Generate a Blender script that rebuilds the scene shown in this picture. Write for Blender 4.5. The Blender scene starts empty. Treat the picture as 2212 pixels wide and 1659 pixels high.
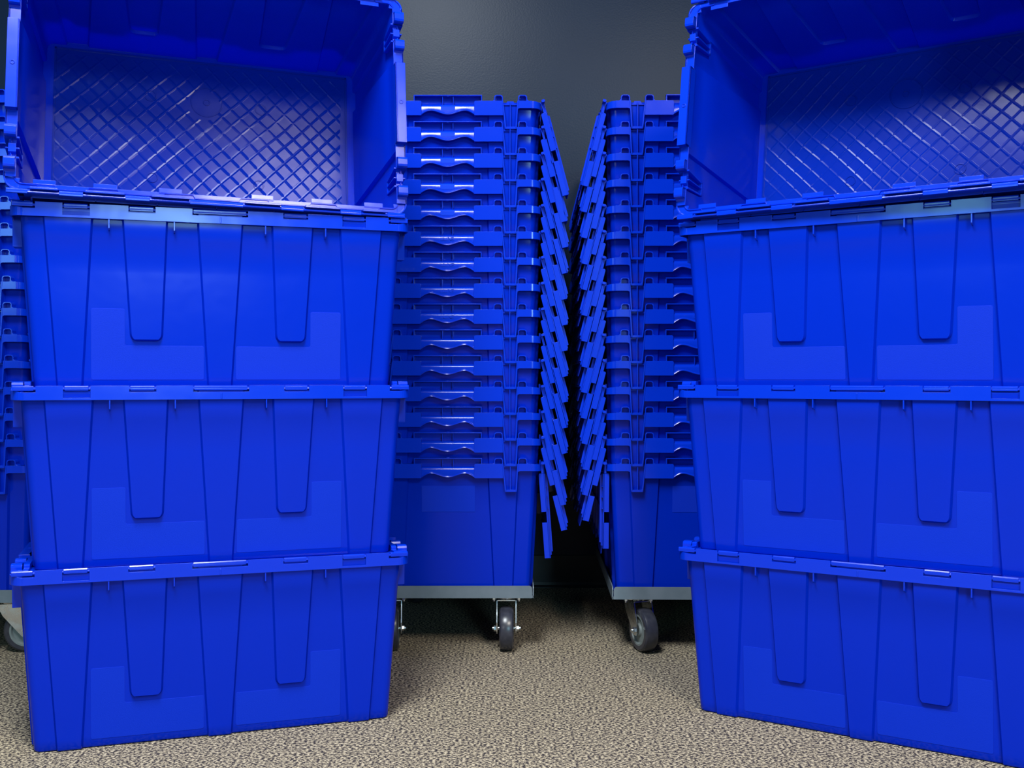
import bpy, bmesh, math, random
from mathutils import Matrix, Vector
R = math.radians
S = bpy.context.scene
COL = S.collection
random.seed(4)

# ------------------------------------------------------------------ camera
CAM_Z = 0.6415
cd = bpy.data.cameras.new('camera'); cam = bpy.data.objects.new('camera', cd); COL.objects.link(cam)
cam.location = (0, 0, CAM_Z); cam.rotation_euler = (R(90), 0, 0)
cd.sensor_width = 36; cd.lens = 2300 / 2212 * 36; cd.shift_y = -14.5 / 2212
cd.clip_start = 0.05; cd.clip_end = 50
S.camera = cam

# ------------------------------------------------------------------ light
S.view_settings.view_transform = 'Standard'; S.view_settings.look = 'None'
S.view_settings.gamma = 1; S.view_settings.use_curve_mapping = False
S.view_settings.exposure = 0.0
w = bpy.data.worlds.new('room_light'); S.world = w; w.use_nodes = True
bg = w.node_tree.nodes['Background']
bg.inputs[0].default_value = (0.42, 0.74, 1.0, 1); bg.inputs[1].default_value = 0.14

def area(name, loc, target, sx, sy, power, col=(1, 1, 1)):
    l = bpy.data.lights.new(name, 'AREA'); l.shape = 'RECTANGLE'; l.size = sx; l.size_y = sy
    l.energy = power; l.color = col
    o = bpy.data.objects.new(name, l); COL.objects.link(o); o.location = loc
    d = Vector(target) - Vector(loc)
    o.rotation_euler = d.to_track_quat('-Z', 'Y').to_euler()
    return o
# ceiling troffers, and an added fill light behind the camera for the lower totes
area('ceiling_lamp_left', (-0.45, 0.65, 2.65), (-0.45, 0.65, 0), 0.6, 1.2, 134, (0.90, 0.97, 1.0))
area('ceiling_lamp_right', (1.05, -0.75, 2.65), (1.05, -0.75, 0), 0.6, 1.2, 122, (1.0, 0.95, 0.86))
area('front_fill_light', (-1.9, -3.0, 1.8), (0.0, 2.2, 0.3), 1.0, 0.9, 18, (0.95, 0.98, 1.0))
# high windows far down the room, mirrored in the top totes
area('window_light_far', (1.9, -6.0, 1.75), (-0.5, 2.0, 1.0), 0.9, 1.3, 135, (0.42, 0.82, 1.0))
area('window_light_side', (-3.9, -3.3, 1.75), (0.8, 2.0, 1.0), 0.6, 1.1, 26, (0.35, 0.95, 0.85))

# ------------------------------------------------------------------ materials
def mat(name, col=(0.5, 0.5, 0.5), rough=0.5, metal=0.0):
    m = bpy.data.materials.new(name); m.use_nodes = True
    b = m.node_tree.nodes['Principled BSDF']
    b.inputs['Base Color'].default_value = (*col, 1); b.inputs['Roughness'].default_value = rough
    b.inputs['Metallic'].default_value = metal
    return m, m.node_tree.nodes, m.node_tree.links, b

def noise(N, L, vec, scale, detail=2, rough=0.5):
    n = N.new('ShaderNodeTexNoise'); n.inputs['Scale'].default_value = scale
    n.inputs['Detail'].default_value = detail; n.inputs['Roughness'].default_value = rough
    if vec is not None: L.new(vec, n.inputs['Vector'])
    return n

def ramp(N, L, src, stops):
    r = N.new('ShaderNodeValToRGB'); e = r.color_ramp.elements
    while len(e) < len(stops): e.new(0.5)
    for k, (p, c) in enumerate(stops):
        e[k].position = p; e[k].color = (*c, 1) if len(c) == 3 else c
    L.new(src, r.inputs[0]); return r

def plastic(name, col, rough, bump_strength=0.0, bevel=0.0009, trans=0.1, lattice=False, spec=0.16):
    m, N, L, b = mat(name, col, rough)
    b.inputs['Specular IOR Level'].default_value = spec
    tc = N.new('ShaderNodeTexCoord')
    n1 = noise(N, L, tc.outputs['Object'], 9, 3)
    rr = N.new('ShaderNodeMapRange'); rr.inputs['To Min'].default_value = rough * 0.8
    rr.inputs['To Max'].default_value = rough * 1.25
    L.new(n1.outputs['Fac'], rr.inputs['Value']); L.new(rr.outputs[0], b.inputs['Roughness'])
    bv = N.new('ShaderNodeBevel'); bv.samples = 3; bv.inputs['Radius'].default_value = bevel
    nrm = bv.outputs[0]
    # slight moulding waviness
    bm = N.new('ShaderNodeBump'); bm.inputs['Strength'].default_value = 0.12; bm.inputs['Distance'].default_value = 0.004
    n2 = noise(N, L, tc.outputs['Object'], 14, 2)
    L.new(n2.outputs['Fac'], bm.inputs['Height']); L.new(nrm, bm.inputs['Normal']); nrm = bm.outputs[0]
    if bump_strength:
        b2 = N.new('ShaderNodeBump'); b2.inputs['Strength'].default_value = bump_strength; b2.inputs['Distance'].default_value = 0.0004
        n3 = noise(N, L, tc.outputs['Object'], 900, 1)
        L.new(n3.outputs['Fac'], b2.inputs['Height']); L.new(nrm, b2.inputs['Normal']); nrm = b2.outputs[0]
    if lattice:
        # diagonal waffle ribs moulded in the base, slightly warped
        sp = N.new('ShaderNodeSeparateXYZ')
        wn = noise(N, L, tc.outputs['Object'], 6, 1)
        vm = N.new('ShaderNodeVectorMath'); vm.operation = 'MULTIPLY_ADD'
        L.new(wn.outputs['Color'], vm.inputs[0]); vm.inputs[1].default_value = (0.012,) * 3
        L.new(tc.outputs['Object'], vm.inputs[2]); L.new(vm.outputs[0], sp.inputs[0])
        def M(op, a, b_=None, c=None):
            q = N.new('ShaderNodeMath'); q.operation = op
            for k, v in enumerate((a, b_, c)):
                if v is None: continue
                if isinstance(v, (int, float)): q.inputs[k].default_value = v
                else: L.new(v, q.inputs[k])
            return q.outputs[0]
        outs = []
        for sgn in (1, -1):
            u = M('MULTIPLY_ADD', sp.outputs[1], sgn * 1.0, sp.outputs[0])
            t = M('MULTIPLY', u, 1 / 0.0365)
            fr = M('FRACT', t)
            d = M('ABSOLUTE', M('SUBTRACT', fr, 0.5))      # 0.5 at the rib centre line
            outs.append(M('SMOOTH_MIN', M('MULTIPLY', M('SUBTRACT', 0.5, d), 8.5), 1.0, 0.2))
        h = M('MINIMUM', outs[0], outs[1])
        ax = M('ABSOLUTE', sp.outputs[0]); ay = M('ABSOLUTE', sp.outputs[1])
        inside = M('MULTIPLY', M('LESS_THAN', ax, 0.284), M('LESS_THAN', ay, 0.175))
        # flat gate disc in the middle
        yy = M('SUBTRACT', sp.outputs[1], 0.095)
        rad = M('SQRT', M('ADD', M('MULTIPLY', sp.outputs[0], sp.outputs[0]), M('MULTIPLY', yy, yy)))
        inside = M('MULTIPLY', inside, M('GREATER_THAN', rad, 0.033))
        wr = noise(N, L, tc.outputs['Object'], 5, 2)
        worn = ramp(N, L, wr.outputs['Fac'], [(0.36, (0.25,) * 3), (0.58, (1.0,) * 3)])
        h2 = M('MULTIPLY', M('MULTIPLY', M('SUBTRACT', 1.0, h), inside), worn.outputs[0])
        b3 = N.new('ShaderNodeBump'); b3.inputs['Strength'].default_value = 0.42; b3.inputs['Distance'].default_value = 0.002
        L.new(h2, b3.inputs['Height']); L.new(nrm, b3.inputs['Normal']); nrm = b3.outputs[0]
    L.new(nrm, b.inputs['Normal'])
    if trans:
        tr = N.new('ShaderNodeBsdfTranslucent'); tr.inputs[0].default_value = (0.0, 0.012, 1.0, 1)
        mx = N.new('ShaderNodeMixShader'); mx.inputs[0].default_value = trans
        out = N['Material Output']
        L.new(b.outputs[0], mx.inputs[1]); L.new(tr.outputs[0], mx.inputs[2]); L.new(mx.outputs[0], out.inputs[0])
    return m

BLUE = (0.0003, 0.027, 0.56)
M_BLUE = plastic('blue_polypropylene', BLUE, 0.17, trans=0.3, spec=0.22)
M_RIM = plastic('blue_polypropylene_gloss', (0.0004, 0.030, 0.58), 0.17, spec=0.34)
M_MARK = plastic('blue_polypropylene_marks', (0.0008, 0.045, 0.70), 0.35, bevel=0.00015)
M_TEX = plastic('blue_textured_polypropylene', (0.0022, 0.034, 0.59), 0.55, bump_strength=0.5, trans=0.28)
M_BASE = plastic('blue_waffle_base', (0.0005, 0.018, 0.30), 0.19, lattice=True, spec=0.11)

def grey_paint():
    m, N, L, b = mat('grey_powder_coat', (0.16, 0.2, 0.24), 0.5)
    tc = N.new('ShaderNodeTexCoord'); n = noise(N, L, tc.outputs['Object'], 30, 4)
    r = ramp(N, L, n.outputs['Fac'], [(0.35, (0.105, 0.135, 0.165)), (0.7, (0.13, 0.16, 0.195))])
    L.new(r.outputs[0], b.inputs['Base Color'])
    bm = N.new('ShaderNodeBump'); bm.inputs['Strength'].default_value = 0.1; bm.inputs['Distance'].default_value = 0.0005
    n2 = noise(N, L, tc.outputs['Object'], 600, 1); L.new(n2.outputs['Fac'], bm.inputs['Height']); L.new(bm.outputs[0], b.inputs['Normal'])
    return m
M_GREY = grey_paint()
def chrome():
    m, N, L, b = mat('zinc_plated_steel', (0.72, 0.75, 0.78), 0.24, 1.0)
    tc = N.new('ShaderNodeTexCoord'); n = noise(N, L, tc.outputs['Object'], 60, 3)
    r = ramp(N, L, n.outputs['Fac'], [(0.3, (0.18,) * 3), (0.7, (0.34,) * 3)])
    L.new(r.outputs[0], b.inputs['Roughness']); return m
M_ZINC = chrome()
def rubber():
    m, N, L, b = mat('dark_wheel_tread', (0.035, 0.036, 0.05), 0.28)
    tc = N.new('ShaderNodeTexCoord'); n = noise(N, L, tc.outputs['Object'], 80, 3)
    r = ramp(N, L, n.outputs['Fac'], [(0.3, (0.022, 0.023, 0.034)), (0.7, (0.04, 0.04, 0.055))])
    L.new(r.outputs[0], b.inputs['Base Color']); return m
M_TREAD = rubber()
M_HUB = mat('grey_wheel_hub', (0.16, 0.18, 0.18), 0.45)[0]
_n = M_HUB.node_tree
_a = noise(_n.nodes, _n.links, _n.nodes.new('ShaderNodeTexCoord').outputs['Object'], 50, 2)
_b = ramp(_n.nodes, _n.links, _a.outputs['Fac'], [(0.3, (0.14, 0.16, 0.16)), (0.7, (0.18, 0.2, 0.2))])
_n.links.new(_b.outputs[0], _n.nodes['Principled BSDF'].inputs['Base Color'])

def wall_mat():
    m, N, L, b = mat('slate_wall_paint', (0.028, 0.042, 0.068), 0.33)
    b.inputs['Specular IOR Level'].default_value = 0.13
    tc = N.new('ShaderNodeTexCoord')
    n = noise(N, L, tc.outputs['Object'], 3, 3)
    r = ramp(N, L, n.outputs['Fac'], [(0.3, (0.0085, 0.020, 0.050)), (0.7, (0.0105, 0.024, 0.058))])
    L.new(r.outputs[0], b.inputs['Base Color'])
    bm = N.new('ShaderNodeBump'); bm.inputs['Strength'].default_value = 0.2; bm.inputs['Distance'].default_value = 0.001
    n2 = noise(N, L, tc.outputs['Object'], 190, 2, 0.55)
    L.new(n2.outputs['Fac'], bm.inputs['Height']); L.new(bm.outputs[0], b.inputs['Normal'])
    return m
def carpet_mat():
    m, N, L, b = mat('speckled_loop_carpet', (0.4, 0.35, 0.28), 0.95)
    b.inputs['Specular IOR Level'].default_value = 0.1
    tc = N.new('ShaderNodeTexCoord')
    mp = N.new('ShaderNodeMapping'); mp.inputs['Scale'].default_value = (0.8, 1.0, 1.0); L.new(tc.outputs['Object'], mp.inputs[0])
    n = noise(N, L, mp.outputs[0], 225, 2, 0.6)
    r = ramp(N, L, n.outputs['Fac'], [(0.42, (0.035, 0.029, 0.032)), (0.48, (0.10, 0.082, 0.068)), (0.53, (0.35, 0.282, 0.19)), (0.65, (0.51, 0.425, 0.30))])
    n2 = noise(N, L, tc.outputs['Object'], 2.2, 2)
    mx = N.new('ShaderNodeMix'); mx.data_type = 'RGBA'; mx.blend_type = 'MULTIPLY'; mx.inputs[0].default_value = 0.35
    r2 = ramp(N, L, n2.outputs['Fac'], [(0.3, (0.8, 0.8, 0.82)), (0.7, (1, 1, 1))])
    L.new(r.outputs[0], mx.inputs[6]); L.new(r2.outputs[0], mx.inputs[7]); L.new(mx.outputs[2], b.inputs['Base Color'])
    bm = N.new('ShaderNodeBump'); bm.inputs['Strength'].default_value = 0.8; bm.inputs['Distance'].default_value = 0.003
    L.new(n.outputs['Fac'], bm.inputs['Height']); L.new(bm.outputs[0], b.inputs['Normal'])
    return m
M_WALL = wall_mat(); M_CARPET = carpet_mat()
def vinyl():
    m, N, L, b = mat('black_vinyl_base', (0.012, 0.015, 0.02), 0.5)
    tc = N.new('ShaderNodeTexCoord'); n = noise(N, L, tc.outputs['Object'], 8, 3)
    r = ramp(N, L, n.outputs['Fac'], [(0.3, (0.010, 0.013, 0.018)), (0.7, (0.015, 0.018, 0.024))])
    L.new(r.outputs[0], b.inputs['Base Color']); return m
M_VINYL = vinyl()

# ------------------------------------------------------------------ mesh helpers
class MB:
    def __init__(s): s.v = []; s.f = []
    def add(s, vs, fs):
        k = len(s.v); s.v += [tuple(v) for v in vs]; s.f += [tuple(i + k for i in f) for f in fs]
    def box(s, x0, x1, y0, y1, z0, z1):
        s.add([(x, y, z) for x in (x0, x1) for y in (y0, y1) for z in (z0, z1)],
              [(0, 1, 3, 2), (4, 6, 7, 5), (0, 4, 5, 1), (2, 3, 7, 6), (0, 2, 6, 4), (1, 5, 7, 3)])
    def prism(s, poly, axis, a, b):
        """polygon in the two other axes (cyclic order kept as given) extruded along axis from a to b"""
        def P(p, q):
            return {'x': (q, p[0], p[1]), 'y': (p[0], q, p[1]), 'z': (p[0], p[1], q)}[axis]
        n = len(poly)
        vs = [P(p, a) for p in poly] + [P(p, b) for p in poly]
        fs = [tuple(range(n)), tuple(range(2 * n - 1, n - 1, -1))]
        fs += [(i, i + n, (i + 1) % n + n, (i + 1) % n) for i in range(n)]
        s.add(vs, fs)
    def lathe(s, prof, axis, n=40, c=(0, 0, 0), a0=0.0):
        """prof: (radius, position along axis) closed loop"""
        m = len(prof); vs = []
        for i in range(n):
            a = a0 + 2 * math.pi * i / n; ca, sa = math.cos(a), math.sin(a)
            for r, h in prof:
                p = {'x': (h, r * ca, r * sa), 'y': (r * ca, h, r * sa), 'z': (r * ca, r * sa, h)}[axis]
                vs.append((p[0] + c[0], p[1] + c[1], p[2] + c[2]))
        fs = [(i * m + j, ((i + 1) % n) * m + j, ((i + 1) % n) * m + (j + 1) % m, i * m + (j + 1) % m) for i in range(n) for j in range(m)]
        s.add(vs, fs)
    def cyl(s, axis, r, a, b, c=(0, 0, 0), n=20, a0=0.0):
        s.lathe([(0.0001, a), (r, a), (r, b), (0.0001, b)], axis, n, c, a0)
    def mesh(s, name, m, smooth=False):
        me = bpy.data.meshes.new(name); me.from_pydata(s.v, [], s.f)
        bm = bmesh.new(); bm.from_mesh(me)
        bmesh.ops.remove_doubles(bm, verts=bm.verts, dist=1e-6)
        bmesh.ops.dissolve_degenerate(bm, edges=bm.edges, dist=1e-7)
        bmesh.ops.recalc_face_normals(bm, faces=bm.faces)
        bm.to_mesh(me); bm.free()
        me.materials.append(m)
        if smooth:
            for p in me.polygons: p.use_smooth = True
            me.set_sharp_from_angle(angle=R(32))
        return me

def obj(name, me, parent=None, loc=(0, 0, 0), rot=(0, 0, 0)):
    o = bpy.data.objects.new(name, me); COL.objects.link(o)
    o.location = loc; o.rotation_euler = rot
    if parent: o.parent = parent
    return o
def empty(name, loc, rz=0.0, label=None, cat=None, group=None):
    o = bpy.data.objects.new(name, None); COL.objects.link(o); o.empty_display_size = 0.1
    o.location = loc; o.rotation_euler = (0, 0, rz)
    if label: o['label'] = label
    if cat: o['category'] = cat
    if group: o['group'] = group
    return o

# ------------------------------------------------------------------ setting
def struct(name, mb, m, **k):
    o = obj(name, mb.mesh(name, m), **k); o['kind'] = 'structure'; return o
b = MB(); b.box(-4, 4, -3.5, 3.27, -0.02, 0); struct('floor', b, M_CARPET)
b = MB(); b.box(-4, 4, 3.257, 3.36, 0, 2.9); struct('wall_back', b, M_WALL)
b = MB()
b.prism([(3.257, 0.0985), (3.2535, 0.0965), (3.2535, 0.016), (3.2515, 0.007), (3.243, 0.0025), (3.243, 0.0), (3.257, 0.0)], 'x', -4, 4)
struct('baseboard_back', b, M_VINYL)

# ------------------------------------------------------------------ tote meshes
L2, B2 = 0.343, 0.216          # rim half length and half width
RC = 0.022
Z_LO, Z_CUT, Z_HI, Z_TOP = 0.291, 0.3043, 0.3155, 0.309
T = 0.0022
HINGE_Y, HINGE_Z = 0.2165, 0.314
def hx(z): return 0.3265 - 0.067 * (0.286 - z) + (0.00025 if z > 0.2575 else 0)
def hy(z): return 0.205 - 0.054 * (0.286 - z) + (0.00025 if z > 0.2575 else 0)
def lin(a, b, z0=0.02, z1=0.286):      # value a at z1, b at z0
    return lambda z: b + (a - b) * (z - z0) / (z1 - z0)
P_LONG = [(lin(-0.289, -0.2705), lin(-0.213, -0.2285), 0.0),
          (lin(-0.1625, -0.150, 0.085), lin(-0.0905, -0.0988, 0.085), 0.082),
          (lin(-0.0378, -0.0212), lin(0.0378, 0.0212), 0.0),
          (lin(0.0905, 0.0988, 0.085), lin(0.1625, 0.150, 0.085), 0.082),
          (lin(0.213, 0.2285), lin(0.289, 0.2705), 0.0)]
P_SHORT = [(lin(-0.162, -0.150), lin(-0.0925, -0.106), 0.0), (lin(0.0925, 0.106), lin(0.162, 0.150), 0.0)]
RAISE = 0.0062
def side_points(plist, z, half, r):
    """(s, outward offset) along one wall from -half+r to half-r"""
    pts = [(-half + r, 0.0)]
    for a, b_, ze in plist:
        t = z - ze; h = 0.0; ins = 0.0
        if ze == 0.0: h = RAISE
        elif t > 0:
            h = RAISE * min(1.0, t / 0.003); rr = 0.012
            if t < rr: ins = rr - math.sqrt(max(0, rr * rr - (rr - t) ** 2))
        elif t <= 0: ins = 0.012
        ea, eb = a(max(z, ze)) + ins, b_(max(z, ze)) - ins
        pts += [(ea - 0.0016, 0.0), (ea + 0.0016, h), (eb - 0.0016, h), (eb + 0.0016, 0.0)]
    pts.append((half - r, 0.0))
    return pts
def ring(z, inset, r=0.014, off=0.0):
    X, Y = hx(z) - inset - off, hy(z) - inset - off; r2 = max(r - inset - off, 0.004); pts = []
    ls = side_points(P_LONG, z, X, r2); ss = side_points(P_SHORT, z, Y, r2)
    def arc(cx, cy, a0):
        return [(cx + r2 * math.cos(a0 + k * math.pi / 10), cy + r2 * math.sin(a0 + k * math.pi / 10)) for k in range(1, 5)]
    for s, o in ls: pts.append((s, -Y - o))
    pts += arc(X - r2, -Y + r2, -math.pi / 2)
    for s, o in ss: pts.append((X + o, s))
    pts += arc(X - r2, Y - r2, 0)
    for s, o in ls: pts.append((-s, Y + o))
    pts += arc(-X + r2, Y - r2, math.pi / 2)
    for s, o in ss: pts.append((-X - o, -s))
    pts += arc(-X + r2, -Y + r2, math.pi)
    return pts
def body_mesh():
    b = MB()
    zs = [0.0, 0.0015, 0.004, 0.02, 0.05, 0.079, 0.0820, 0.0835, 0.0850, 0.0875, 0.0905, 0.094, 0.10, 0.15, 0.20, 0.2570, 0.2578, 0.285, 0.3065]
    offs = {0.0: 0.004, 0.0015: 0.0012}
    outer = [[(x, y, z) for x, y in ring(z, 0, off=offs.get(z, 0))] for z in zs]
    zi = [z for z in zs if z > 0.003] + []
    inner = [[(x, y, z) for x, y in ring(z, T)] for z in zi]
    n = len(outer[0]); vs = []; fs = []
    for rr in outer + inner[::-1]: vs += rr
    rows = len(outer) + len(inner)
    for i in range(rows - 1):
        for j in range(n):
            fs.append((i * n + j, i * n + (j + 1) % n, (i + 1) * n + (j + 1) % n, (i + 1) * n + j))
    fs.append(tuple(range(n)))
    vs_f = (rows - 1) * n
    fs.append(tuple(range(vs_f + n - 1, vs_f - 1, -1)))
    b.add(vs, fs)
    return b.mesh('tote_body', M_BLUE, True)

def rim_mesh():
    b = MB()
    # long side skirts with hinge cut-outs
    S2 = L2 - RC
    ev = []                                     # (x, z) top outline left to right
    cuts = [(-0.259, -0.216, 0.295), (-0.1535, -0.1095, Z_CUT), (-0.0475, 0.0475, Z_CUT), (0.1095, 0.1535, Z_CUT), (0.216, 0.259, 0.295)]
    ev += [(-S2, Z_CUT), (-0.302, Z_CUT), (-0.302, Z_HI)]
    for a, c, z in cuts: ev += [(a, Z_HI), (a, z), (c, z), (c, Z_HI)]
    ev += [(0.302, Z_HI), (0.302, Z_CUT), (S2, Z_CUT)]
    poly = [(-S2, Z_LO), (S2, Z_LO)] + ev[::-1]
    for sg in (-1, 1):
        y0, y1 = (B2 - 0.0025) * sg, B2 * sg
        b.prism(poly, 'y', min(y0, y1), max(y0, y1))
        # flange between wall and skirt, raised lands between the hinges
        ya, yb = sorted((0.2035 * sg, (B2 - 0.0036) * sg))
        b.box(-0.325, 0.325, ya, yb, 0.3025, 0.3048)
        segs = [(-0.302, -0.259), (-0.216, -0.1535), (-0.1095, -0.0475), (0.0475, 0.1095), (0.1535, 0.216), (0.259, 0.302)]
        for a, c in segs:
            ya, yb = sorted((0.2120 * sg, (B2 - 0.0012) * sg)); b.box(a + 0.0003, c - 0.0003, ya, yb, 0.304, Z_HI - 0.0003)
            # tab leaning over the mouth
            m_ = (a + c) / 2; w_ = min(0.019, (c - a) / 2 - 0.004)
            ya, yb = sorted((0.196 * sg, 0.2065 * sg)); b.prism([(m_ - w_, ya), (m_ + w_, ya), (m_ + w_, yb), (m_ - w_, yb)], 'z', 0.3025, 0.3048)
        # windows: set back panels
        for a, c in ((-0.259, -0.216), (0.216, 0.259)):
            ya, yb = sorted((0.2085 * sg, 0.2105 * sg)); b.box(a - 0.002, c + 0.002, ya, yb, 0.292, 0.3035)
        # buttress fins under the skirt
        for x in (-0.1853, -0.0780, 0.0780, 0.1853):
            ya, yb = sorted((0.2035 * sg, (B2 - 0.0005) * sg))
            yo = (B2 - 0.0005) * sg; yi = 0.203 * sg
            b.prism([(yi, 0.303), (yo, 0.303), (yo, 0.2755), (yo - 0.003 * sg, 0.2725), (yi, 0.2715)], 'x', x - 0.0011, x + 0.0011)
        b.box(-0.0011, 0.0011, *sorted(((B2 - 0.001) * sg, (B2 + 0.0003) * sg)), 0.292, 0.302)
    # corners
    for sx in (-1, 1):
        for sy in (-1, 1):
            vs = []; n = 8
            for k in range(n + 1):
                a = math.pi / 2 * k / n
                for r, z in ((RC, Z_LO + 0.001 * math.cos(a)), (RC, Z_CUT + 0.004 * math.cos(a)), (RC - 0.0025, Z_CUT + 0.004 * math.cos(a)), (RC - 0.0025, Z_LO)):
                    vs.append((sx * (L2 - RC + r * math.cos(a)), sy * (B2 - RC + r * math.sin(a)), z))
            fs = [(k * 4 + j, k * 4 + (j + 1) % 4, (k + 1) * 4 + (j + 1) % 4, (k + 1) * 4 + j) for k in range(n) for j in range(4)]
            b.add(vs, fs)
            # corner flange
            pts = [(sx * 0.318, sy * 0.196)] + [(sx * (L2 - RC + (RC - 0.001) * math.cos(math.pi / 2 * k / n)), sy * (B2 - RC + (RC - 0.001) * math.sin(math.pi / 2 * k / n))) for k in range(n + 1)]
            b.prism(pts, 'z', 0.3025, 0.3047)
    # short side skirts
    for sx in (-1, 1):
        def px(poly, x0, x1):
            a, c = sorted((sx * x0, sx * x1)); b.prism(poly, 'x', a, c)
        XO, XI = L2, L2 - 0.0026
        for sy in (-1, 1):
            q = lambda P: [(sy * p[0], p[1]) for p in P]
            px(q([(0.061, 0.2765), (0.0625, 0.2755), (0.1278, 0.2755), (0.1268, Z_TOP), (0.0635, Z_TOP), (0.061, 0.3065)]), XI, XO)
            px(q([(0.061, 0.2765), (0.0635, 0.2765), (0.0633, Z_TOP - 0.0004), (0.0613, 0.3065)]), 0.326, XO - 0.0006)       # return by the grip
            # V bracket ribs running back to the wall
            px(q([(0.1252, Z_TOP), (0.1280, Z_TOP), (0.1350, 0.2475), (0.1320, 0.2440)]), 0.320, XO + 0.0005)
            px(q([(0.1602, Z_TOP), (0.1632, Z_TOP), (0.1592, 0.2440), (0.1562, 0.2475)]), 0.320, XO + 0.0005)
            px(q([(0.1320, 0.2440), (0.1592, 0.2440), (0.1585, 0.2492), (0.1330, 0.2492)]), 0.320, XO)
            px(q([(0.1432, 0.249), (0.1454, 0.249), (0.1454, 0.3055), (0.1432, 0.3055)]), 0.320, XO - 0.001)
            px(q([(0.128, 0.3025), (0.1345, 0.3025), (0.136, 0.3065), (0.1375, 0.309), (0.1515, 0.309), (0.153, 0.3065), (0.1545, 0.3025), (0.161, 0.3025), (0.161, 0.300), (0.128, 0.300)]), 0.325, XO - 0.006)
            # band to the corner
            px(q([(0.1605, 0.286), (0.163, 0.2905), (0.1665, 0.292), (0.195, 0.292), (0.195, Z_TOP), (0.1605, Z_TOP)]), XI, XO)
            # flange
            for a, c in ((0.079, 0.128), (0.160, 0.195)):
                px(q([(a, 0.3066), (c, 0.3066), (c, Z_TOP), (a, Z_TOP)]), 0.324, XO - 0.0005)
            # arches
            for a, c, fl in ((0.1070, 0.1272, -1), (0.1622, 0.1832, 1)):
                zt = 0.3225; r = 0.0052
                la = a - (0.003 if fl < 0 else 0); rc = c + (0.004 if fl > 0 else 0)
                outl = [(la, Z_TOP), (a, Z_TOP + 0.003 if fl < 0 else Z_TOP), (a, zt - r), (a + r * .3, zt - r * .3), (a + r, zt), (c - r, zt), (c - r * .3, zt - r * .3), (c, zt - r), (c, Z_TOP + 0.003 if fl > 0 else Z_TOP), (rc, Z_TOP)]
                t = 0.0021
                inn = [(c - t, Z_TOP), (c - t, zt - r), (c - r, zt - t), (a + r, zt - t), (a + t, zt - r), (a + t, Z_TOP)]
                px(q(outl + inn), 0.325, XO)
                px(q([(a + 0.0005, Z_TOP), (a + 0.0005, zt - 0.005), (a + 0.005, zt - 0.0005), (c - 0.005, zt - 0.0005), (c - 0.0005, zt - 0.005), (c - 0.0005, Z_TOP)]), 0.325, 0.3268)
        # handle frame
        w_ = 0.079
        px([(-w_, 0.3202), (w_, 0.3202), (w_, 0.3225), (-w_, 0.3225)], 0.324, XO)
        for s_ in (-1, 1):
            px([(s_ * w_, 0.3086), (s_ * (w_ - 0.0023), 0.3086), (s_ * (w_ - 0.0023), 0.322), (s_ * w_, 0.322)], 0.324, XO - 0.0002)
            px([(s_ * 0.0115, 0.295), (s_ * 0.0131, 0.295), (s_ * 0.0131, 0.321), (s_ * 0.0115, 0.321)], 0.325, XO - 0.003)
        px([(-w_, 0.300), (w_, 0.300), (w_, 0.3225), (-w_, 0.3225)], 0.324, 0.3262)
        px([(-0.0025, 0.3190), (0.0025, 0.3190), (0.0025, 0.3208), (-0.0025, 0.3208)], 0.333, XO - 0.001)
        # moulded ring on the frame top
        b.lathe([(0.0026, 0.3225), (0.0040, 0.3225), (0.0040, 0.3235), (0.0026, 0.3235)], 'z', 16, (sx * 0.3335, 0, 0))
    return b.mesh('tote_rim', M_RIM)

def wave(y):
    t = min(1.0, abs(y) / 0.061)
    return 0.2768 + (0.0045 * (1 - math.cos(math.pi * t / 0.66)) if t < 0.66 else 0.009 * math.cos(math.pi / 2 * (t - 0.66) / 0.34))
def grip_mesh():
    """curved hand grip; local x points outward, origin on the tote axis"""
    n = 48; vs = []; m = 0
    for i in range(n + 1):
        y = -0.061 + 0.122 * i / n; zl = wave(y)
        out = [(0.3285, 0.3018), (0.3335, 0.3016), (0.3372, 0.3004), (0.3398, 0.2982), (0.3412, 0.2952), (0.3416, zl + 0.0045), (0.3430, zl + 0.0028), (0.3436, zl + 0.0012), (0.3426, zl)]
        inn = [(0.3398, zl), (0.3388, zl + 0.0045), (0.3384, 0.2948), (0.3372, 0.2966), (0.3352, 0.2982), (0.3325, 0.2992), (0.3285, 0.2994)]
        prof = out + inn; m = len(prof)
        vs += [(x, y, z) for x, z in prof]
    fs = [(i * m + j, i * m + (j + 1) % m, (i + 1) * m + (j + 1) % m, (i + 1) * m + j) for i in range(n) for j in range(m)]
    fs += [tuple(range(m)), tuple(range((n + 1) * m - 1, n * m - 1, -1))]
    b = MB(); b.add(vs, fs); return b.mesh('hand_grip', M_RIM, True)
def badge_mesh():
    b = MB(); b.prism([(-0.0165, 0.2955), (0.0165, 0.2955), (0.0165, 0.2895), (0.0135, 0.2868), (-0.0135, 0.2868), (-0.0165, 0.2895)], 'x', 0.3408, 0.3419)
    b.prism([(0.3403, 0.2962), (0.3422, 0.2950), (0.3410, 0.2968), (0.3398, 0.2985), (0.3385, 0.2992)], 'y', -0.0165, 0.0165)
    return b.mesh('raised_badge', M_MARK)
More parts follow.
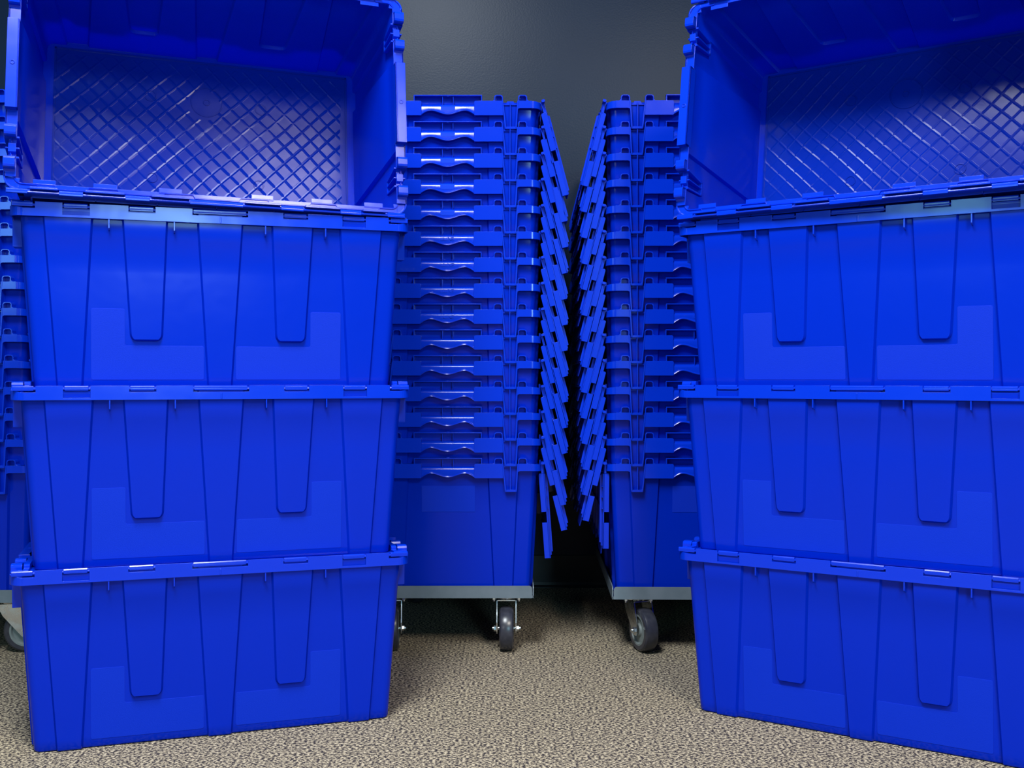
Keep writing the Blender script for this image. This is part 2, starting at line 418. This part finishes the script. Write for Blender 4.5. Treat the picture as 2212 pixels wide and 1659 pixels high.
def letters_mesh():
    """raised capital letters read from outside the short wall at -x; u runs left to right"""
    b = MB(); h, wd, st, gap = 0.0066, 0.0050, 0.0011, 0.0016
    z0 = 0.2888; u = -0.0150
    def bar(p, q):
        (u0, v0), (u1, v1) = p, q; d = Vector((u1 - u0, v1 - v0)); d.normalize(); nrm = Vector((-d.y, d.x)) * st / 2; e = d * st / 2
        P = [Vector((u0, v0)) - e + nrm, Vector((u1, v1)) + e + nrm, Vector((u1, v1)) + e - nrm, Vector((u0, v0)) - e - nrm]
        b.prism([(-(u + p_.x), z0 + p_.y) for p_ in P], 'x', -0.3424, -0.3405)
    for ch in 'ULINE':
        w_ = 0.0012 if ch == 'I' else wd
        if ch == 'U': bar((0, 0.001), (0, h)); bar((w_, 0.001), (w_, h)); bar((0.0005, 0), (w_ - 0.0005, 0))
        if ch == 'L': bar((0, 0), (0, h)); bar((0, 0), (w_, 0))
        if ch == 'I': bar((w_ / 2, 0), (w_ / 2, h))
        if ch == 'N': bar((0, 0), (0, h)); bar((w_, 0), (w_, h)); bar((0, h), (w_, 0))
        if ch == 'E': bar((0, 0), (0, h)); bar((0, 0), (w_, 0)); bar((0, h / 2), (w_ * 0.8, h / 2)); bar((0, h), (w_, h))
        u += w_ + gap + 0.0005
    return b.mesh('raised_lettering', M_MARK)

def label_mesh_long():
    """two L-shaped grained label areas on a long wall (front one, -y side); mirrored by rotation for the other"""
    b = MB()
    def wall(x, z, d): return (x, -(hy(z) + d), z)
    for sg in (-1, 1):
        P = [(0.0275, 0.0145), (0.2155, 0.0145), (0.2155, 0.1385), (0.1600, 0.1385), (0.1600, 0.0745), (0.0275, 0.0745)]
        c = 0.003; Q = []
        n = len(P)
        for i in range(n):
            p0, p, p1 = Vector(P[i - 1]), Vector(P[i]), Vector(P[(i + 1) % n])
            Q += [p + (p0 - p).normalized() * c, p + (p0 - p).normalized() * c * .3 + (p1 - p).normalized() * c * .3, p + (p1 - p).normalized() * c]
        m = len(Q)
        vs = [wall(sg * p.x, p.y, 0.0004) for p in Q] + [wall(sg * p.x, p.y, -0.0005) for p in Q]
        fs = [tuple(range(m)), tuple(range(2 * m - 1, m - 1, -1))] + [(i, i + m, (i + 1) % m + m, (i + 1) % m) for i in range(m)]
        b.add(vs, fs)
    return b.mesh('label_area', M_TEX)
def label_mesh_short():
    b = MB(); vs = []
    for d in (0.0004, -0.0005):
        for y, z in ((-0.062, 0.195), (0.062, 0.195), (0.062, 0.2565), (-0.062, 0.2565)): vs.append((-(hx(z) + d), y, z))
    b.add(vs, [(0, 1, 2, 3), (7, 6, 5, 4), (0, 4, 5, 1), (1, 5, 6, 2), (2, 6, 7, 3), (3, 7, 4, 0)])
    return b.mesh('label_area', M_TEX)
def base_mesh():
    """waffle patterned inner base panel"""
    b = MB(); b.box(-0.290, 0.290, -0.179, 0.179, 0.0035, 0.0058)
    e = 0.2905
    for a in (-1, 1):
        b.box(*sorted((a * 0.288, a * 0.2915)), -0.1815, 0.1815, 0.0035, 0.0072)
        b.box(-0.2915, 0.2915, *sorted((a * 0.178, a * 0.1815)), 0.0035, 0.0072)
    for x, y, r in ((0, 0.095, 0.031), (-0.11, 0.098, 0.011), (0.11, 0.09, 0.011), (0.105, -0.075, 0.010), (-0.105, -0.075, 0.010), (0.0, 0.095, 0.006)):
        b.lathe([(r - 0.001, 0.0057), (r + 0.001, 0.0057), (r + 0.001, 0.0068), (r - 0.001, 0.0068)], 'z', 32, (x, y, 0))
    return b.mesh('base_panel', M_BASE)

XE = 0.322
def seam(x):
    """distance of the interlocking free edge from the hinge axis"""
    s = 0.0115
    pts = [(-XE, s), (-0.262, s), (-0.250, -s), (-0.165, -s), (-0.150, s), (-0.065, s), (-0.050, -s * .3), (0.050, s * .3), (0.065, -s), (0.150, -s), (0.165, s), (0.250, s), (0.262, -s), (XE, -s)]
    return pts
def lid_mesh():
    """closed pose: origin on the hinge axis, +y towards the middle, +z up"""
    b = MB(); H = HINGE_Y
    edge = [(x, H + d - 0.0006) for x, d in seam(0)]
    poly = [(XE, 0.0055), (-XE, 0.0055)][::-1]
    H = HINGE_Y; plate = [(-XE, 0.0055)] + edge + [(XE, 0.0055)]
    b.prism(plate[::-1], 'z', -0.0055, -0.0030)
    # hinge knuckles
    for a, c in ((-0.338, -0.3055), (-0.2570, -0.2195), (-0.1518, -0.1128), (-0.0460, 0.0442), (0.1110, 0.1505), (0.2175, 0.2560), (0.3058, 0.338)):
        prof = [(0.0018, -0.0068), (0.0062, -0.0070), (0.0075, -0.0055), (0.0075, -0.001), (0.0062, 0.0012), (0.0032, 0.0014), (0.0016, -0.0006)]
        b.prism(prof, 'x', a, c)
    b.cyl('x', 0.0022, -0.336, 0.336, (0, 0.0040, -0.0040), 10)            # hinge pin
    # ribs along the hinge and behind the fingers
    b.box(-0.310, 0.310, 0.0105, 0.0135, -0.004, -0.0005)
    for sx in (-1, 1):
        x0, x1 = sorted((sx * 0.3125, sx * XE))
        ue = H + (0.0115 if sx < 0 else -0.0115) - 0.0008
        b.box(x0, x1, 0.0050, 0.0300, -0.0055, 0.0020)
        b.prism([(0.0290, -0.0040), (0.0290, 0.0065), (0.0315, 0.0085), (0.1190, 0.0085), (0.1190, -0.0040)], 'x', x0, x1)
        b.prism([(0.1445, -0.0040), (0.1445, 0.0085), (ue, 0.0085), (ue, -0.0040)], 'x', x0, x1)
        # downward inner skirt
        a0, a1 = sorted((sx * 0.3000, sx * 0.3030))
        b.prism([(0.0300, -0.0035), (0.0345, -0.0120), (ue - 0.012, -0.0120), (ue - 0.012, -0.009), (ue - 0.004, -0.009), (ue - 0.004, -0.0035)], 'x', a0, a1)
        for u in (0.06, 0.085, 0.112): b.box(*sorted((sx * 0.3030, sx * 0.3120)), u, u + 0.0016, -0.009, -0.0045)
    # underside stiffeners
    for x in (-0.2, -0.1, 0.0, 0.1, 0.2): b.box(x - 0.001, x + 0.001, 0.020, 0.195, -0.0090, -0.0045)
    for u in (0.025, 0.11, 0.19): b.box(-0.300, 0.300, u, u + 0.002, -0.0090, -0.0045)
    # top side finger ridges
    for x0, x1, u0, u1 in ((-0.300, -0.262, 0.2105, 0.2130), (-0.245, -0.168, 0.196, 0.1985), (-0.145, -0.07, 0.2105, 0.213), (0.07, 0.145, 0.196, 0.1985), (0.168, 0.245, 0.2105, 0.213)):
        b.box(x0, x1, u0, u1, -0.0035, 0.0)
    return b.mesh('lid_flap', M_RIM)

ME = dict(body=body_mesh(), rim=rim_mesh(), grip=grip_mesh(), badge=badge_mesh(), letters=letters_mesh(),
          lab_l=label_mesh_long(), lab_s=label_mesh_short(), base=base_mesh(), lid=lid_mesh())

def make_tote(ang_n, ang_p, mark=None, inner=False, labels=()):
    """ang_*: hinge rotation in degrees, 0 closed, 270 hanging straight down"""
    t = empty('storage_tote', (0, 0, 0))
    obj('body', ME['body'], t); obj('rim', ME['rim'], t)
    for k in range(2):
        g = obj('hand_grip', ME['grip'], t, rot=(0, 0, math.pi * k))
        if k == 1 and mark == 'letters':          # grip at -x; its mesh is turned half round
            obj('raised_lettering', ME['letters'], g, rot=(0, 0, -math.pi))
        if k == 1 and mark == 'badge': obj('raised_badge', ME['badge'], g)
    obj('lid_flap', ME['lid'], t, (0, -HINGE_Y, HINGE_Z), (R(ang_n), 0, 0))
    obj('lid_flap', ME['lid'], t, (0, HINGE_Y, HINGE_Z), (R(ang_p), 0, math.pi))
    if 'long' in labels: obj('label_area', ME['lab_l'], t)['label'] = 'grained lighter blue label areas'
    if 'short' in labels: obj('label_area', ME['lab_s'], t)['label'] = 'grained lighter blue label area'
    if inner: obj('base_panel', ME['base'], t)['label'] = 'waffle patterned inside base'
    return t
def copy_tree(o, parent=None):
    c = o.copy(); COL.objects.link(c); c.parent = parent
    for ch in list(o.children): copy_tree(ch, c)
    return c

# ------------------------------------------------------------------ front stacks
PITCH = 0.311
ORD = ['topmost', 'second from top', 'third from top', 'fourth from top', 'fifth from top', 'sixth from top', 'seventh from top',
       'eighth from top', 'seventh from bottom', 'sixth from bottom', 'fifth from bottom', 'fourth from bottom', 'third from bottom', 'second from bottom', 'bottom']
closed = None
FRONT = [('left', -0.5825, 2.0894, 18.0, ((0.0, 0.0, 0.0), (0.0015, -0.001, 0.15), (0.0, 0.002, -0.1))),
         ('right', 0.7204, 2.0455, -32.4, ((0.0, 0.0, 0.0), (-0.0015, 0.0, 0.1), (0.0, 0.0, 0.0)))]
WHERE = ['bottom of the {} front stack, standing on the carpet', 'middle of the {} front stack, between two closed totes',
         'third up in the {} front stack, carrying the overturned tote']
for side, x, y, a, jit in FRONT:
    for k in range(3):
        if closed is None: t = closed = make_tote(0, 0, labels=('long',))
        else: t = copy_tree(closed)
        dx, dy, da = jit[k]
        t.location = (x + dx, y + dy, k * PITCH + 0.0005); t.rotation_euler = (0, 0, R(a + da))
        t['label'] = 'closed blue tote, ' + WHERE[k].format(side)
        t['category'] = 'tote'; t['group'] = 'closed totes in the front stacks'

# open totes lying on their long side, mouth to the camera
def lying(x, y, z, th, alpha, roll, label):
    """(x,y,z): bottom left corner of the rim; th: heading; alpha: backward lean"""
    t = make_tote(270 + 5.0, 270 + 3.0, inner=True)
    # local axes in world before heading: local x -> x, local z(open side) -> -y, local y(up wall) -> z
    base = Matrix.Rotation(R(90), 4, 'X')                     # y->z, z->-y
    lean = Matrix.Rotation(R(-alpha), 4, 'X')                 # top leans away from the camera
    head = Matrix.Rotation(R(th), 4, 'Z')
    Rm = head @ lean @ Matrix.Rotation(R(roll), 4, 'Y') @ base
    corner = Rm @ Vector((-L2, -B2, 0.3155))
    t.matrix_world = Matrix.Translation(Vector((x, y, z)) - corner) @ Rm
    t['label'] = label; t['category'] = 'tote'; t['group'] = 'open totes lying on the front stacks'
    return t
lying(-0.8402, 1.755, 0.9558, 19.7, 8.9, 0.8, 'open empty blue tote lying on its side on top of the left front stack')
lying(0.3085, 2.030, 0.9500, -34.2, 9.2, -0.4, 'open empty blue tote lying on its side on top of the right front stack')

# ------------------------------------------------------------------ nested stacks on dollies
TRAY = 0.1325
STACKS = [('far left, half hidden stack', -1.306, 2.753, 90.0, -0.0017),
          ('stack left of the dark gap', -0.149, 2.803, 90.0, 0.0),
          ('stack right of the dark gap', 0.4406, 2.798, 88.9, 0.0)]
NT = 15
for si, (where, x, y, a, lean) in enumerate(STACKS):
    proto = {}
    z = TRAY
    for k in range(NT):                                       # k = 0 at the bottom
        top = NT - 1 - k
        mark = 'badge' if top <= 4 else ('letters' if top <= 8 else None)
        key = (mark, k == 0)
        if k == 0: t = make_tote(270 - 4.2, 270 - 0.5, mark, labels=('short',))
        elif key not in proto: t = proto[key] = make_tote(270 - 14.0, 270 - 14.0, mark)
        else: t = copy_tree(proto[key])
        lids = [c for c in t.children if c.name.startswith('lid_flap')]
        lids.sort(key=lambda c: c.location.y)
        jn, jp = random.uniform(-0.35, 0.35), random.uniform(-0.35, 0.35)
        if k == 0: lids[0].rotation_euler.x = R(270 - 4.2); lids[1].rotation_euler.x = R(270 - 0.5)
        else:
            s_ = 13.6 + 0.9 * min(1, k / 6)
            lids[0].rotation_euler.x = R(270 - s_ + jn); lids[1].rotation_euler.x = R(270 - s_ + jp)
        t.location = (x + lean * k + random.uniform(-0.0004, 0.0004), y + random.uniform(-0.0006, 0.0006), z)
        t.rotation_euler = (0, 0, R(a + random.uniform(-0.08, 0.08)))
        t['label'] = ('open blue tote, %s of the %s' % (ORD[top], where)) if k else ('open blue bottom tote of the %s, on the dolly' % where)
        t['category'] = 'tote'; t['group'] = 'totes of the nested ' + where
        z += 0.0592 + 0.0016 * k / (NT - 1)

def wheel_mesh():
    b = MB(); r, w_ = 0.0508, 0.0165
    prof = [(0.036, -w_), (r - 0.006, -w_), (r - 0.002, -w_ + 0.003), (r, -w_ + 0.009), (r, w_ - 0.009), (r - 0.002, w_ - 0.003), (r - 0.006, w_), (0.036, w_)]
    b.lathe(prof, 'x', 56); return b.mesh('tyre', M_TREAD, True)
def hub_mesh():
    b = MB(); w_ = 0.0160
    b.lathe([(0.005, -w_), (0.013, -w_), (0.016, -w_ + 0.004), (0.029, -w_ + 0.004), (0.032, -w_ - 0.0006), (0.0362, -w_ - 0.0006), (0.0362, w_ + 0.0006), (0.032, w_ + 0.0006), (0.029, w_ - 0.004), (0.016, w_ - 0.004), (0.013, w_), (0.005, w_)], 'x', 48)
    return b.mesh('wheel_hub', M_HUB, True)
TRAIL = 0.034
def fork_mesh():
    b = MB()
    b.lathe([(0.0001, 0.1150), (0.021, 0.1150), (0.026, 0.1165), (0.027, 0.1190), (0.026, 0.1212), (0.022, 0.1225), (0.0001, 0.1225)], 'z', 36)
    b.box(-0.0235, 0.0235, -0.026, 0.020, 0.1130, 0.1152)
    for s_ in (-1, 1):
        x0, x1 = sorted((s_ * 0.0212, s_ * 0.0236))
        b.prism([(0.020, 0.1152), (-0.030, 0.1152), (-TRAIL - 0.012, 0.066), (-TRAIL - 0.012, 0.046), (-TRAIL - 0.006, 0.039), (-TRAIL + 0.006, 0.039), (-TRAIL + 0.012, 0.046), (0.014, 0.088), (0.020, 0.100)], 'x', x0, x1)
    return b.mesh('caster_fork', M_ZINC)
def plate_mesh():
    b = MB(); b.box(-0.038, 0.038, -0.032, 0.032, 0.1228, 0.1262)
    for x in (-0.0295, 0.0295):
        for y in (-0.024, 0.024):
            b.cyl('z', 0.0055, 0.1165, 0.1228, (x, y, 0), 6); b.cyl('z', 0.0030, 0.1125, 0.1300, (x, y, 0), 12); b.cyl('z', 0.007, 0.1218, 0.1230, (x, y, 0), 18)
    return b.mesh('mounting_plate', M_ZINC)
def axle_mesh():
    b = MB()
    b.cyl('x', 0.0035, -0.0330, 0.0330, (0, 0, 0), 14); b.cyl('x', 0.0070, -0.0295, -0.0237, (0, 0, 0), 6, 0.3); b.cyl('x', 0.0065, 0.0237, 0.0290, (0, 0, 0), 6, 0.1)
    return b.mesh('axle_bolt', M_ZINC)
CM = dict(tyre=wheel_mesh(), hub=hub_mesh(), fork=fork_mesh(), plate=plate_mesh(), axle=axle_mesh())
def caster(parent, x, y, rz):
    f = obj('caster', CM['fork'], parent, (x, y, 0), (0, 0, rz))
    obj('tyre', CM['tyre'], f, (0, -TRAIL, 0.0509)); obj('wheel_hub', CM['hub'], f, (0, -TRAIL, 0.0509))
    obj('axle_bolt', CM['axle'], f, (0, -TRAIL, 0.0509)); obj('mounting_plate', CM['plate'], f, (0, 0, 0), (0, 0, -rz))

def tray_mesh(hw=0.200, hl=0.320):
    b = MB(); z0, z1 = 0.1262, 0.1550
    b.box(-hw + 0.001, hw - 0.001, -hl + 0.001, hl - 0.001, z0 + 0.0002, z0 + 0.0060)
    r = 0.006
    def lip(h):
        return [(-h, z0), (h, z0), (h, z1 - r), (h - r * .3, z1 - r * .3), (h - r, z1), (-h + r, z1), (-h + r * .3, z1 - r * .3), (-h, z1 - r)]
    for s_ in (-1, 1):
        b.prism(lip(hw - 0.004), 'y', *sorted((s_ * hl, s_ * (hl - 0.0025))))
        b.prism([(p[0], p[1]) for p in lip(hl - 0.001)], 'x', *sorted((s_ * hw, s_ * (hw - 0.0025))))
    return b.mesh('tray', M_GREY)
TRAYM = tray_mesh()
DOLLY = [(-1.306, 2.434 + 0.320, 0.0, 'far left, half hidden, its caster turned sideways', (100, 0, 10, 200)),
         (-0.149, 2.483 + 0.320, 0.0, 'left of the dark gap, both casters facing forward', (0, 4, 170, 20)),
         (0.4385, 2.466 + 0.320, -1.1, 'right of the dark gap, its visible caster angled', (20, 15, 160, 30))]
for i, (x, y, a, where, cr) in enumerate(DOLLY):
    d = empty('dolly', (x, y, 0), R(a), 'grey steel dolly ' + where, 'dolly', 'dollies under the nested stacks')
    obj('tray', TRAYM, d)
    cx, cy = 0.136, 0.262
    spots = [(cx, -cy, cr[0]), (-cx, -cy, cr[1]), (cx, cy, cr[2]), (-cx, cy, cr[3])]
    if i == 2: spots[0], spots[1] = (cx, -cy, cr[1]), (-cx, -cy, cr[0])
    for px_, py_, rz in spots: caster(d, px_, py_, R(rz))
bpy.context.view_layer.update()
